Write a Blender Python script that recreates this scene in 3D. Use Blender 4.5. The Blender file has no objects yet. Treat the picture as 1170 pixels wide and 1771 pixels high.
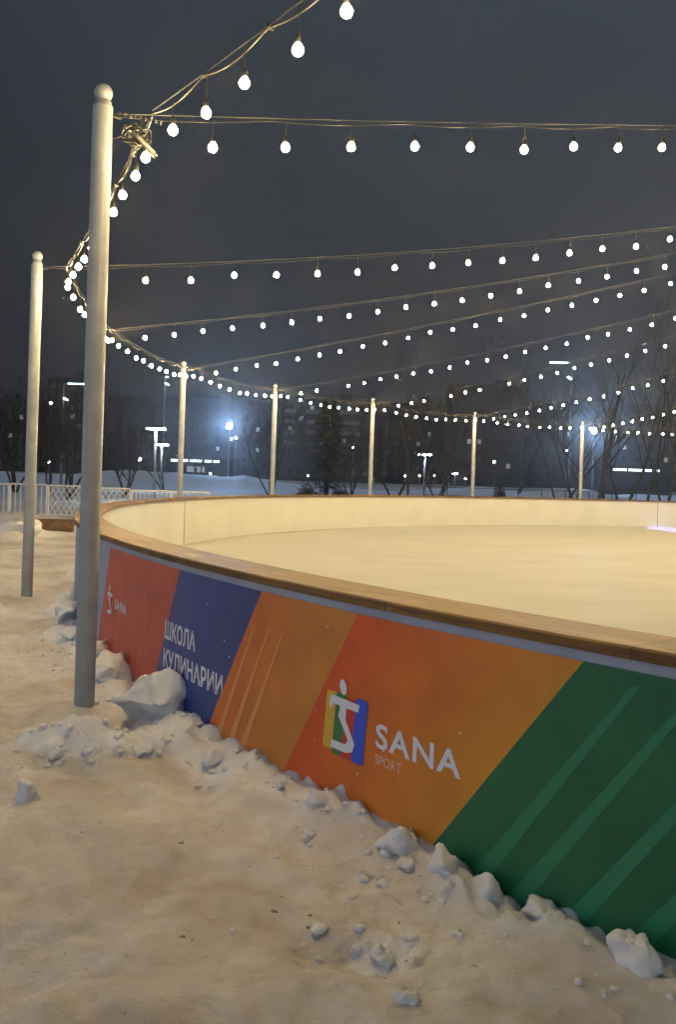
import bpy, bmesh, math, random
import numpy as np
from mathutils import Vector, Matrix

random.seed(7)
rng = np.random.default_rng(11)
sc = bpy.context.scene
col = sc.collection
R = math.radians
PI = math.pi

# ------------------------------------------------------------------ camera
F_PX, V0, ROLL, EYE = 1590.0, 823.0, 0.0315, 1.58      # photo 1170 x 1771
cam_d = bpy.data.cameras.new('camera')
cam = bpy.data.objects.new('camera', cam_d)
col.objects.link(cam)
sc.camera = cam
cam_d.sensor_fit = 'VERTICAL'
cam_d.sensor_height = 36.0
cam_d.sensor_width = 36.0
cam_d.lens = F_PX / 1771 * 36
cam_d.shift_y = (V0 - 885.5) / 1771
cam_d.clip_start = 0.05
cam_d.clip_end = 3000
cr, sr = math.cos(ROLL), math.sin(ROLL)
cam.matrix_world = Matrix(((cr, -sr, 0, 0), (0, 0, -1, 0), (sr, cr, 0, EYE), (0, 0, 0, 1)))

# ------------------------------------------------------------------ world: overcast city night
w = bpy.data.worlds.new('World')
sc.world = w
w.use_nodes = True
nt = w.node_tree
nt.nodes.clear()
out = nt.nodes.new('ShaderNodeOutputWorld')
bg = nt.nodes.new('ShaderNodeBackground')
tc = nt.nodes.new('ShaderNodeTexCoord')
sep = nt.nodes.new('ShaderNodeSeparateXYZ')
rmp = nt.nodes.new('ShaderNodeValToRGB')
nz = nt.nodes.new('ShaderNodeTexNoise')
nz.inputs['Scale'].default_value = 2.2
nz.inputs['Detail'].default_value = 3
mixn = nt.nodes.new('ShaderNodeMix'); mixn.data_type = 'RGBA'; mixn.blend_type = 'MULTIPLY'
mixn.inputs[0].default_value = 0.45
nt.links.new(tc.outputs['Generated'], sep.inputs[0])
nt.links.new(sep.outputs['Z'], rmp.inputs[0])
nt.links.new(tc.outputs['Generated'], nz.inputs['Vector'])
rmp.color_ramp.elements[0].position = 0.0
rmp.color_ramp.elements[0].color = (0.016, 0.021, 0.032, 1)
e = rmp.color_ramp.elements.new(0.10); e.color = (0.028, 0.034, 0.046, 1)
rmp.color_ramp.elements[2].position = 0.45
rmp.color_ramp.elements[2].color = (0.045, 0.056, 0.070, 1)
# bright low glow added behind-left of the viewer to light banners, chunks and poles
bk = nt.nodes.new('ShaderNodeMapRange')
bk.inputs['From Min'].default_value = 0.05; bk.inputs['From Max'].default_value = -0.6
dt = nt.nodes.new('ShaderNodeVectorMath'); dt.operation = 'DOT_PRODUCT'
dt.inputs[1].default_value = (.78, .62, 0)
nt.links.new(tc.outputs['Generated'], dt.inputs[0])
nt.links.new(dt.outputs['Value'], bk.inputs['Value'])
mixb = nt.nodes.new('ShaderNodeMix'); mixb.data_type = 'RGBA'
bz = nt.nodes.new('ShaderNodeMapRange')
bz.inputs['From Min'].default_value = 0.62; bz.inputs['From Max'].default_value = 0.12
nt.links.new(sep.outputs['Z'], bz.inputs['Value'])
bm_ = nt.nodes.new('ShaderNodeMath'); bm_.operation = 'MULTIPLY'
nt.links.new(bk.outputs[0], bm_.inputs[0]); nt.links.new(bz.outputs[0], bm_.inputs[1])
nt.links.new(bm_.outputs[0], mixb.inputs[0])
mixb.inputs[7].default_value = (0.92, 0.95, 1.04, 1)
nr = nt.nodes.new('ShaderNodeMapRange')
nr.inputs['From Min'].default_value = 0.3; nr.inputs['From Max'].default_value = 0.7
nr.inputs['To Min'].default_value = 0.55; nr.inputs['To Max'].default_value = 1.25
nt.links.new(nz.outputs['Fac'], nr.inputs['Value'])
lx = nt.nodes.new('ShaderNodeMapRange')      # cloud a little darker to the left
lx.inputs['From Min'].default_value = -0.38; lx.inputs['From Max'].default_value = 0.1
lx.inputs['To Min'].default_value = 0.62; lx.inputs['To Max'].default_value = 1.0
nt.links.new(sep.outputs['X'], lx.inputs['Value'])
mulx = nt.nodes.new('ShaderNodeMix'); mulx.data_type = 'RGBA'; mulx.blend_type = 'MULTIPLY'; mulx.inputs[0].default_value = 1
nt.links.new(rmp.outputs['Color'], mulx.inputs[6]); nt.links.new(lx.outputs[0], mulx.inputs[7])
nt.links.new(mulx.outputs[2], mixn.inputs[6])
nt.links.new(nr.outputs[0], mixn.inputs[7])
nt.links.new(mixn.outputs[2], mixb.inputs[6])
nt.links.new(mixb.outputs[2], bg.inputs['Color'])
bg.inputs['Strength'].default_value = 1.0
nt.links.new(bg.outputs[0], out.inputs['Surface'])

# ------------------------------------------------------------------ exposure / render
sc.view_settings.view_transform = 'Standard'
sc.view_settings.look = 'None'
sc.view_settings.exposure = 0.0
sc.view_settings.gamma = 1.0
sc.render.engine = 'CYCLES'
sc.cycles.use_denoising = True
sc.cycles.max_bounces = 5
sc.cycles.diffuse_bounces = 3
sc.cycles.volume_bounces = 0
sc.cycles.sample_clamp_indirect = 2.0
sc.cycles.use_light_tree = True

BULB_E = 560.0
HAZE = 0.0005

# ------------------------------------------------------------------ helpers
PX, PY = 15.8, 16.0       # centre of the ring of poles
CX, CY = 14.969, 15.444   # centre of the ring of boards
RB = 18.62                # outer face of the boards
RPOLE = 20.1


def ring(th, r, z):
    return (CX + r * math.cos(th), CY + r * math.sin(th), z)


def sz(s, z, off=0.0):
    """arc length s along the board face, height z"""
    return ring(R(213.8) + (s - 1.301) / RB, RB + off, z)


class MB:
    def __init__(self):
        self.v, self.f, self.uv = [], [], []

    def face(self, pts, uv=None):
        n = len(self.v)
        self.v += [tuple(p) for p in pts]
        self.f.append(tuple(range(n, n + len(pts))))
        self.uv += uv if uv else [(p[0], p[1]) for p in pts]

    def box(self, c, s, rz=0.0, ry=0.0):
        m = Matrix.Translation(c) @ Matrix.Rotation(rz, 4, 'Z') @ Matrix.Rotation(ry, 4, 'Y')
        n = len(self.v)
        for dx in (-.5, .5):
            for dy in (-.5, .5):
                for dz in (-.5, .5):
                    self.v.append(tuple(m @ Vector((dx * s[0], dy * s[1], dz * s[2]))))
        for q in ((0, 1, 3, 2), (4, 6, 7, 5), (0, 4, 5, 1), (2, 3, 7, 6), (0, 2, 6, 4), (1, 5, 7, 3)):
            self.f.append(tuple(n + k for k in q))
            self.uv += [(self.v[n + k][0], self.v[n + k][2]) for k in q]

    def tube(self, pts, rad, n=8, cap=True):
        pts = [Vector(p) for p in pts]
        rads = rad if isinstance(rad, (list, tuple)) else [rad] * len(pts)
        base = len(self.v)
        up = None
        for i, p in enumerate(pts):
            d = (pts[min(i + 1, len(pts) - 1)] - pts[max(i - 1, 0)])
            d = d.normalized() if d.length > 1e-9 else Vector((0, 0, 1))
            if up is None:
                a = Vector((1, 0, 0)) if abs(d.x) < 0.8 else Vector((0, 1, 0))
                up = (a - d * a.dot(d)).normalized()
            else:
                up = up - d * up.dot(d)
                up = up.normalized() if up.length > 1e-6 else d.orthogonal().normalized()
            b = d.cross(up)
            for k in range(n):
                t = 2 * PI * k / n
                self.v.append(tuple(p + (up * math.cos(t) + b * math.sin(t)) * rads[i]))
        for i in range(len(pts) - 1):
            for k in range(n):
                a0 = base + i * n + k; a1 = base + i * n + (k + 1) % n
                self.f.append((a0, a1, a1 + n, a0 + n))
                self.uv += [(k / n, i), ((k + 1) / n, i), ((k + 1) / n, i + 1), (k / n, i + 1)]
        if cap:
            self.f.append(tuple(base + k for k in reversed(range(n))))
            self.uv += [(0, 0)] * n
            e = base + (len(pts) - 1) * n
            self.f.append(tuple(e + k for k in range(n)))
            self.uv += [(0, 0)] * n

    def lathe(self, prof, n=16, c=(0, 0, 0)):
        base = len(self.v)
        for r, z in prof:
            for k in range(n):
                t = 2 * PI * k / n
                self.v.append((c[0] + r * math.cos(t), c[1] + r * math.sin(t), c[2] + z))
        for i in range(len(prof) - 1):
            for k in range(n):
                a0 = base + i * n + k; a1 = base + i * n + (k + 1) % n
                self.f.append((a0, a1, a1 + n, a0 + n))
                self.uv += [(0, 0)] * 4

    def arc(self, prof, t0, t1, n, closed=True):
        """sweep a closed (r, z) profile round the rink centre; uv = (arc length, distance along profile)"""
        m = len(prof)
        base = len(self.v)
        cum = [0.0]
        for i in range(m):
            a, b = prof[i], prof[(i + 1) % m]
            cum.append(cum[-1] + math.hypot(a[0] - b[0], a[1] - b[1]))
        for j in range(n + 1):
            t = t0 + (t1 - t0) * j / n
            for r, z in prof:
                self.v.append(ring(t, r, z))
        for j in range(n):
            s0 = (t0 + (t1 - t0) * j / n) * RB; s1 = (t0 + (t1 - t0) * (j + 1) / n) * RB
            for i in range(m if closed else m - 1):
                i2 = (i + 1) % m
                self.f.append((base + j * m + i, base + (j + 1) * m + i, base + (j + 1) * m + i2, base + j * m + i2))
                self.uv += [(s0, cum[i]), (s1, cum[i]), (s1, cum[i + 1]), (s0, cum[i + 1])]

    def build(self, name, mat, parent=None, smooth=False):
        me = bpy.data.meshes.new(name)
        me.from_pydata(self.v, [], self.f)
        ul = me.uv_layers.new(name='UVMap')
        ul.data.foreach_set('uv', np.array(self.uv, dtype=np.float32).ravel())
        me.materials.append(mat)
        if smooth:
            me.polygons.foreach_set('use_smooth', [True] * len(me.polygons))
        me.update()
        o = bpy.data.objects.new(name, me)
        col.objects.link(o)
        if parent:
            o.parent = parent
        return o


def fix_normals(o):
    bm = bmesh.new(); bm.from_mesh(o.data)
    bmesh.ops.recalc_face_normals(bm, faces=bm.faces)
    bm.to_mesh(o.data); bm.free()
    return o


def tag(o, label=None, cat=None, group=None, kind=None):
    if label: o['label'] = label
    if cat: o['category'] = cat
    if group: o['group'] = group
    if kind: o['kind'] = kind
    return o


def empty(name, loc, rz=0.0, **k):
    o = bpy.data.objects.new(name, None)
    o.empty_display_size = 0.2
    o.location = loc
    o.rotation_euler = (0, 0, rz)
    col.objects.link(o)
    return tag(o, **k)


def copy_part(o, parent, loc=None, rot=None):
    c = o.copy()
    col.objects.link(c)
    c.parent = parent
    if loc is not None: c.location = loc
    if rot is not None: c.rotation_euler = rot
    return c


def copy_tree(o, loc, rz=0.0):
    r = o.copy(); col.objects.link(r); r.location = loc; r.rotation_euler = (0, 0, rz)
    for ch in list(o.children):
        c = ch.copy(); col.objects.link(c); c.parent = r
        for g in list(ch.children):
            d = g.copy(); col.objects.link(d); d.parent = c
    return r


# ---- value noise (numpy)
def _hash(ix, iy, seed):
    h = (ix.astype(np.int64) * 374761393 + iy.astype(np.int64) * 668265263 + seed * 1274126177) & 0xffffffff
    h = ((h ^ (h >> 13)) * 1274126177) & 0xffffffff
    h = h ^ (h >> 16)
    return (h & 0xffffff) / float(0xffffff)


def vnoise(x, y, seed=0):
    ix, iy = np.floor(x), np.floor(y)
    fx, fy = x - ix, y - iy
    fx = fx * fx * (3 - 2 * fx); fy = fy * fy * (3 - 2 * fy)
    a = _hash(ix, iy, seed); b = _hash(ix + 1, iy, seed)
    c = _hash(ix, iy + 1, seed); d = _hash(ix + 1, iy + 1, seed)
    return (a * (1 - fx) + b * fx) * (1 - fy) + (c * (1 - fx) + d * fx) * fy


def fbm(x, y, seed=0, octv=4):
    t, a, n = 0, 1.0, 0
    for k in range(octv):
        t = t + a * (vnoise(x * 2 ** k, y * 2 ** k, seed + k) - 0.5); n += a; a *= 0.5
    return t / n


# ------------------------------------------------------------------ materials
def mat(name, base=(.5, .5, .5), rough=.6, metal=0.0, spec=None):
    m = bpy.data.materials.new(name)
    m.use_nodes = True
    b = m.node_tree.nodes['Principled BSDF']
    b.inputs['Base Color'].default_value = (*base, 1)
    b.inputs['Roughness'].default_value = rough
    b.inputs['Metallic'].default_value = metal
    if spec is not None: b.inputs['Specular IOR Level'].default_value = spec
    return m


def N(m, t, **k):
    n = m.node_tree.nodes.new(t)
    for a, v in k.items(): setattr(n, a, v)
    return n


def L(m, a, b): m.node_tree.links.new(a, b)


def ramp(m, src, stops):
    r = N(m, 'ShaderNodeValToRGB')
    el = r.color_ramp.elements
    while len(el) < len(stops): el.new(0.5)
    for e_, (p, c) in zip(el, stops):
        e_.position = p; e_.color = (*c, 1) if len(c) == 3 else c
    L(m, src, r.inputs[0])
    return r


def noise_mat(name, c0, c1, scale=5.0, rough=.7, detail=4, bump=0.0, bscale=None, coord='Object', stretch=None, metal=0.0, lo=.35, hi=.65):
    m = mat(name, c0, rough, metal)
    b = m.node_tree.nodes['Principled BSDF']
    tcn = N(m, 'ShaderNodeTexCoord')
    src = tcn.outputs[coord]
    if stretch:
        mp = N(m, 'ShaderNodeMapping'); mp.inputs['Scale'].default_value = stretch
        L(m, src, mp.inputs[0]); src = mp.outputs[0]
    n = N(m, 'ShaderNodeTexNoise'); n.inputs['Scale'].default_value = scale; n.inputs['Detail'].default_value = detail
    L(m, src, n.inputs['Vector'])
    r = ramp(m, n.outputs['Fac'], [(lo, c0), (hi, c1)])
    L(m, r.outputs[0], b.inputs['Base Color'])
    if bump:
        n2 = N(m, 'ShaderNodeTexNoise'); n2.inputs['Scale'].default_value = bscale or scale * 4; n2.inputs['Detail'].default_value = 5
        L(m, src, n2.inputs['Vector'])
        bp = N(m, 'ShaderNodeBump'); bp.inputs['Strength'].default_value = bump; bp.inputs['Distance'].default_value = 0.02
        L(m, n2.outputs['Fac'], bp.inputs['Height']); L(m, bp.outputs[0], b.inputs['Normal'])
    return m


def emis(name, c, s):
    m = bpy.data.materials.new(name)
    m.use_nodes = True
    b = m.node_tree.nodes['Principled BSDF']
    b.inputs['Base Color'].default_value = (.8, .8, .8, 1)
    b.inputs['Emission Color'].default_value = (*c, 1)
    b.inputs['Emission Strength'].default_value = s
    return m


# snow: trampled, sandy in patches, dark specks of grit
def snow_mat(name, dirt=1.0):
    m = mat(name, (.8, .8, .8), .75)
    b = m.node_tree.nodes['Principled BSDF']
    tcn = N(m, 'ShaderNodeTexCoord')
    n1 = N(m, 'ShaderNodeTexNoise'); n1.inputs['Scale'].default_value = 0.9; n1.inputs['Detail'].default_value = 5; n1.inputs['Roughness'].default_value = .62
    L(m, tcn.outputs['Object'], n1.inputs['Vector'])
    base = ramp(m, n1.outputs['Fac'], [(.33, (.56 if dirt else .88, .51 if dirt else .90, .475 if dirt else .93)), (.5, (.75, .725, .73) if dirt else (.84, .85, .87)), (.66, (.87, .855, .87) if dirt else (.90, .92, .95))])
    n3 = N(m, 'ShaderNodeTexNoise'); n3.inputs['Scale'].default_value = 9; n3.inputs['Detail'].default_value = 6
    L(m, tcn.outputs['Object'], n3.inputs['Vector'])
    r3 = ramp(m, n3.outputs['Fac'], [(.36, (.88, .85, .81)), (.6, (1, 1, 1))])
    mx = N(m, 'ShaderNodeMix', data_type='RGBA', blend_type='MULTIPLY'); mx.inputs[0].default_value = .8 if dirt else .2
    L(m, base.outputs[0], mx.inputs[6]); L(m, r3.outputs[0], mx.inputs[7])
    colr = mx.outputs[2]
    if dirt:
        # freshly shovelled snow is whiter than the trodden path
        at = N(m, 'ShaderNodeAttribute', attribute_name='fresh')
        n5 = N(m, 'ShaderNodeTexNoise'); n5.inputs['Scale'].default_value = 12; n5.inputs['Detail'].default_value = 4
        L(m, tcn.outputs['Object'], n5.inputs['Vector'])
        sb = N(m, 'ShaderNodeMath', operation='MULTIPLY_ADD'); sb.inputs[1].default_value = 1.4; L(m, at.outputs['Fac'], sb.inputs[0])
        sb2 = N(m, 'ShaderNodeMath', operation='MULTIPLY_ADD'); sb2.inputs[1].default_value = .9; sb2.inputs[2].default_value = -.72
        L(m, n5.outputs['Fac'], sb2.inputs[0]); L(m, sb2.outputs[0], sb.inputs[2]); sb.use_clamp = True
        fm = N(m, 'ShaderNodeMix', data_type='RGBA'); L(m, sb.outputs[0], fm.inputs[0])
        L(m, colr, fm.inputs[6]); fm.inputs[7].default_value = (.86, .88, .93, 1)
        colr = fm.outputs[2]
        for sc_, th, cc in ((7.0, .085, (.10, .07, .045)), (17.0, .07, (.16, .11, .07))):
            vo = N(m, 'ShaderNodeTexVoronoi'); vo.inputs['Scale'].default_value = sc_
            nzz = N(m, 'ShaderNodeTexNoise'); nzz.inputs['Scale'].default_value = 45
            L(m, tcn.outputs['Object'], nzz.inputs['Vector'])
            ad = N(m, 'ShaderNodeMix', data_type='RGBA', blend_type='ADD'); ad.inputs[0].default_value = .035
            L(m, tcn.outputs['Object'], ad.inputs[6]); L(m, nzz.outputs['Color'], ad.inputs[7])
            L(m, ad.outputs[2], vo.inputs['Vector'])
            lt = N(m, 'ShaderNodeMath', operation='LESS_THAN'); lt.inputs[1].default_value = th
            L(m, vo.outputs['Distance'], lt.inputs[0])
            hs = N(m, 'ShaderNodeSeparateColor'); L(m, vo.outputs['Color'], hs.inputs[0])
            g = N(m, 'ShaderNodeMath', operation='GREATER_THAN'); g.inputs[1].default_value = .72
            L(m, hs.outputs[0], g.inputs[0])
            mu = N(m, 'ShaderNodeMath', operation='MULTIPLY'); L(m, lt.outputs[0], mu.inputs[0]); L(m, g.outputs[0], mu.inputs[1])
            mu2 = N(m, 'ShaderNodeMath', operation='MULTIPLY'); mu2.inputs[1].default_value = .75; L(m, mu.outputs[0], mu2.inputs[0])
            mm = N(m, 'ShaderNodeMix', data_type='RGBA'); L(m, mu2.outputs[0], mm.inputs[0])
            L(m, colr, mm.inputs[6]); mm.inputs[7].default_value = (*cc, 1)
            colr = mm.outputs[2]
    L(m, colr, b.inputs['Base Color'])
    if not dirt:
        b.inputs['Subsurface Weight'].default_value = .6
        b.inputs['Subsurface Radius'].default_value = (1.0, 1.0, 1.0)
        b.inputs['Subsurface Scale'].default_value = .03
    n2 = N(m, 'ShaderNodeTexNoise'); n2.inputs['Scale'].default_value = 34; n2.inputs['Detail'].default_value = 9; n2.inputs['Roughness'].default_value = .65
    L(m, tcn.outputs['Object'], n2.inputs['Vector'])
    bp = N(m, 'ShaderNodeBump'); bp.inputs['Strength'].default_value = .8; bp.inputs['Distance'].default_value = .03
    L(m, n2.outputs['Fac'], bp.inputs['Height']); L(m, bp.outputs[0], b.inputs['Normal'])
    return m


M = {}
M['snow'] = snow_mat('trampled_snow', 1.0)
M['chunk'] = snow_mat('clean_snow', 0.0)
M['pole'] = noise_mat('grey_painted_steel', (.25, .27, .30), (.325, .345, .375), 6, .46, bump=.05, bscale=30)
M['pole'].node_tree.nodes['Principled BSDF'].inputs['Coat Weight'].default_value = .15
M['black'] = mat('black_rubber', (.02, .02, .02), .45)
M['wire'] = mat('galvanised_wire', (.10, .10, .10), .55, .3)
M['cable'] = mat('dark_cable', (.022, .021, .02), .45)
M['inner'] = noise_mat('white_dasher_plastic', (.69, .68, .62), (.74, .73, .67), 1.2, .45)
M['grey'] = noise_mat('grey_steel_trim', (.30, .345, .47), (.37, .415, .54), 4, .5)
M['seam'] = mat('dark_seam', (.25, .22, .18), .6)


def wood_mat():
    m = mat('weathered_plank_wood', (.4, .25, .1), .6)
    b = m.node_tree.nodes['Principled BSDF']
    uv = N(m, 'ShaderNodeUVMap')
    mp = N(m, 'ShaderNodeMapping'); mp.inputs['Scale'].default_value = (.8, 16, 1)
    L(m, uv.outputs[0], mp.inputs[0])
    n = N(m, 'ShaderNodeTexNoise'); n.inputs['Scale'].default_value = 2.2; n.inputs['Detail'].default_value = 7; n.inputs['Roughness'].default_value = .7
    L(m, mp.outputs[0], n.inputs['Vector'])
    r = ramp(m, n.outputs['Fac'], [(.3, (.065, .027, .005)), (.5, (.17, .080, .014)), (.72, (.28, .150, .036))])
    sp = N(m, 'ShaderNodeSeparateXYZ'); L(m, uv.outputs[0], sp.inputs[0])
    dv = N(m, 'ShaderNodeMath', operation='DIVIDE'); dv.inputs[1].default_value = 1.22; L(m, sp.outputs[0], dv.inputs[0])
    fl = N(m, 'ShaderNodeMath', operation='FLOOR'); L(m, dv.outputs[0], fl.inputs[0])
    wn = N(m, 'ShaderNodeTexWhiteNoise', noise_dimensions='1D'); L(m, fl.outputs[0], wn.inputs['W'])
    mr = N(m, 'ShaderNodeMapRange'); mr.inputs['To Min'].default_value = .62; mr.inputs['To Max'].default_value = 1.2
    L(m, wn.outputs['Value'], mr.inputs['Value'])
    mx = N(m, 'ShaderNodeMix', data_type='RGBA', blend_type='MULTIPLY'); mx.inputs[0].default_value = 1
    L(m, r.outputs[0], mx.inputs[6]); L(m, mr.outputs[0], mx.inputs[7])
    # butt joints between the planks
    fr = N(m, 'ShaderNodeMath', operation='FRACT'); L(m, dv.outputs[0], fr.inputs[0])
    jl = N(m, 'ShaderNodeMath', operation='LESS_THAN'); jl.inputs[1].default_value = .006; L(m, fr.outputs[0], jl.inputs[0])
    # worn, frosted patches
    n2 = N(m, 'ShaderNodeTexNoise'); n2.inputs['Scale'].default_value = 1.7; n2.inputs['Detail'].default_value = 5
    mp2 = N(m, 'ShaderNodeMapping'); mp2.inputs['Scale'].default_value = (1, 3.2, 1)
    L(m, uv.outputs[0], mp2.inputs[0]); L(m, mp2.outputs[0], n2.inputs['Vector'])
    r2 = ramp(m, n2.outputs['Fac'], [(.56, (0, 0, 0)), (.66, (.45, .45, .45))])
    m3 = N(m, 'ShaderNodeMix', data_type='RGBA'); L(m, r2.outputs[0], m3.inputs[0])
    L(m, mx.outputs[2], m3.inputs[6]); m3.inputs[7].default_value = (.40, .26, .115, 1)
    m4 = N(m, 'ShaderNodeMix', data_type='RGBA'); L(m, jl.outputs[0], m4.inputs[0])
    L(m, m3.outputs[2], m4.inputs[6]); m4.inputs[7].default_value = (.07, .035, .015, 1)
    L(m, m4.outputs[2], b.inputs['Base Color'])
    bp = N(m, 'ShaderNodeBump'); bp.inputs['Strength'].default_value = .3; bp.inputs['Distance'].default_value = .01
    L(m, n.outputs['Fac'], bp.inputs['Height']); L(m, bp.outputs[0], b.inputs['Normal'])
    return m


M['wood'] = wood_mat()


def print_mat(name, c_left, c_right, speck=True):
    """printed vinyl: colour runs from one edge of the panel to the other (the print's own gradient), flecks of stuck snow"""
    m = mat(name, c_left, .42)
    b = m.node_tree.nodes['Principled BSDF']
    uv = N(m, 'ShaderNodeUVMap')
    sp = N(m, 'ShaderNodeSeparateXYZ'); L(m, uv.outputs[0], sp.inputs[0])
    r = ramp(m, sp.outputs[0], [(0.0, c_left), (1.0, c_right)])
    tcn = N(m, 'ShaderNodeTexCoord')
    n0 = N(m, 'ShaderNodeTexNoise'); n0.inputs['Scale'].default_value = 3.5; n0.inputs['Detail'].default_value = 6
    L(m, tcn.outputs['Object'], n0.inputs['Vector'])
    r0 = ramp(m, n0.outputs['Fac'], [(.3, (.82, .82, .84)), (.7, (1.08, 1.08, 1.06))])
    mxx = N(m, 'ShaderNodeMix', data_type='RGBA', blend_type='MULTIPLY'); mxx.inputs[0].default_value = 1
    L(m, r.outputs[0], mxx.inputs[6]); L(m, r0.outputs[0], mxx.inputs[7])
    vo = N(m, 'ShaderNodeTexVoronoi'); vo.inputs['Scale'].default_value = 6.5
    L(m, tcn.outputs['Object'], vo.inputs['Vector'])
    lt = N(m, 'ShaderNodeMath', operation='LESS_THAN'); lt.inputs[1].default_value = .045 if speck else .0
    L(m, vo.outputs['Distance'], lt.inputs[0])
    m3 = N(m, 'ShaderNodeMix', data_type='RGBA'); L(m, lt.outputs[0], m3.inputs[0])
    L(m, mxx.outputs[2], m3.inputs[6]); m3.inputs[7].default_value = (.72, .68, .6, 1)
    L(m, m3.outputs[2], b.inputs['Base Color'])
    return m


M['p_red'] = print_mat('red_print', (.64, .09, .052), (.64, .10, .058))
M['p_blue'] = print_mat('blue_print', (.030, .068, .33), (.022, .048, .24))
M['p_orange'] = print_mat('orange_print', (.74, .18, .026), (.68, .265, .040))
M['p_sana'] = print_mat('red_to_amber_print', (.78, .098, .018), (.74, .30, .033))
M['p_green'] = print_mat('green_print', (.007, .14, .058), (.005, .11, .048), False)
M['s_green'] = mat('light_green_ink', (.017, .205, .10), .45)
M['s_orange'] = mat('pale_orange_ink', (.82, .33, .10), .45)
M['s_red'] = mat('pale_red_ink', (.74, .15, .10), .45)
M['ink_white'] = mat('white_ink', (.86, .86, .90), .45)
M['ink_salmon'] = mat('salmon_ink', (.90, .60, .46), .45)
M['ink_yellow'] = mat('yellow_ink', (.80, .48, .06), .45)
M['ink_green'] = mat('green_ink', (.03, .19, .06), .45)
M['ink_red'] = mat('red_ink', (.62, .04, .03), .45)
M['ink_blue'] = mat('blue_ink', (.03, .09, .70), .45)


def ice_mat():
    m = mat('scraped_ice', (.5, .5, .48), .65, spec=.12)
    b = m.node_tree.nodes['Principled BSDF']
    tcn = N(m, 'ShaderNodeTexCoord')
    n = N(m, 'ShaderNodeTexNoise'); n.inputs['Scale'].default_value = .5; n.inputs['Detail'].default_value = 7; n.inputs['Roughness'].default_value = .6
    mp = N(m, 'ShaderNodeMapping'); mp.inputs['Scale'].default_value = (1, 2.2, 1); mp.inputs['Rotation'].default_value = (0, 0, .6)
    L(m, tcn.outputs['Object'], mp.inputs[0]); L(m, mp.outputs[0], n.inputs['Vector'])
    r = ramp(m, n.outputs['Fac'], [(.3, (.46, .455, .43)), (.7, (.53, .525, .50))])
    L(m, r.outputs[0], b.inputs['Base Color'])
    n2 = N(m, 'ShaderNodeTexNoise'); n2.inputs['Scale'].default_value = 14; n2.inputs['Detail'].default_value = 6
    L(m, tcn.outputs['Object'], n2.inputs['Vector'])
    bp = N(m, 'ShaderNodeBump'); bp.inputs['Strength'].default_value = .35; bp.inputs['Distance'].default_value = .01
    L(m, n2.outputs['Fac'], bp.inputs['Height']); L(m, bp.outputs[0], b.inputs['Normal'])
    return m


M['ice'] = ice_mat()
M['bulb'] = emis('warm_lit_bulb_glass', (1.0, .735, .35), BULB_E)
M['lamp_white'] = emis('cool_white_lamp', (.72, .86, 1.0), 300)
M['lamp_blue'] = emis('blue_white_floodlight', (.36, .60, 1.0), 5500)
M['lamp_teal'] = emis('pale_teal_lamp', (.6, .95, 1.0), 9)
M['lamp_small'] = emis('distant_lamp', (1.0, .93, .82), 30)
M['lamp_metal'] = mat('lamp_post_metal', (.22, .23, .25), .5, .3)
M['fence'] = mat('pale_barrier_paint', (.62, .63, .66), .5)
M['rail'] = mat('dark_rail_paint', (.05, .06, .09), .5)
M['bark'] = noise_mat('bark', (.022, .018, .015), (.05, .042, .035), 8, .9)
M['birch'] = noise_mat('pale_bark', (.03, .026, .022), (.062, .053, .044), 5, .9)
M['needle'] = noise_mat('dark_needles', (.018, .028, .016), (.04, .05, .03), 3, .9)
M['wall_dark'] = noise_mat('dark_concrete_facade', (.022, .023, .027), (.036, .037, .042), .5, .85)
M['wall_pale'] = noise_mat('grey_panel_facade', (.045, .046, .05), (.065, .066, .07), .6, .85)
M['balcony'] = noise_mat('pale_balcony_panel', (.15, .15, .155), (.22, .22, .225), 1.0, .8)
M['roof'] = mat('roof_felt', (.05, .05, .055), .9)
M['pane'] = mat('dark_window_glass', (.012, .014, .018), .15)
M['pane_warm'] = emis('lit_window_warm', (1.0, .78, .5), .055)
M['pane_cool'] = emis('lit_window_cool', (.75, .88, 1.0), .12)
M['fascia'] = emis('lit_shop_fascia', (.72, .88, 1.0), 3.0)
M['old_wood'] = noise_mat('old_brown_board', (.12, .065, .03), (.22, .13, .07), 9, .8)

# ------------------------------------------------------------------ setting: snow ground, ice
def clods(x, y, seed, p=.6):
    """lumps of broken snow: rounded blocks on a jittered grid, heights 0..1"""
    ix, iy = np.floor(x), np.floor(y)
    best = np.zeros_like(x)
    for dx in (-1, 0, 1):
        for dy in (-1, 0, 1):
            jx, jy = ix + dx, iy + dy
            px_ = jx + .15 + .7 * _hash(jx, jy, seed); py_ = jy + .15 + .7 * _hash(jx, jy, seed + 1)
            hh = _hash(jx, jy, seed + 2); on = hh < p
            rad = .30 + .48 * _hash(jx, jy, seed + 3)
            an = _hash(jx, jy, seed + 4) * 6.28
            ca, sa = np.cos(an), np.sin(an)
            u = (x - px_) * ca + (y - py_) * sa; v = (y - py_) * ca - (x - px_) * sa
            q = np.maximum(np.abs(u), np.abs(v) * 1.25) * .55 + np.hypot(u, v) * .45
            t = np.clip(1 - q / rad, 0, 1)
            t = np.minimum(t * 2.2, .75 + .3 * t) * (.4 + .6 * hh / p)
            best = np.maximum(best, np.where(on, t, 0))
    return best


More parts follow.
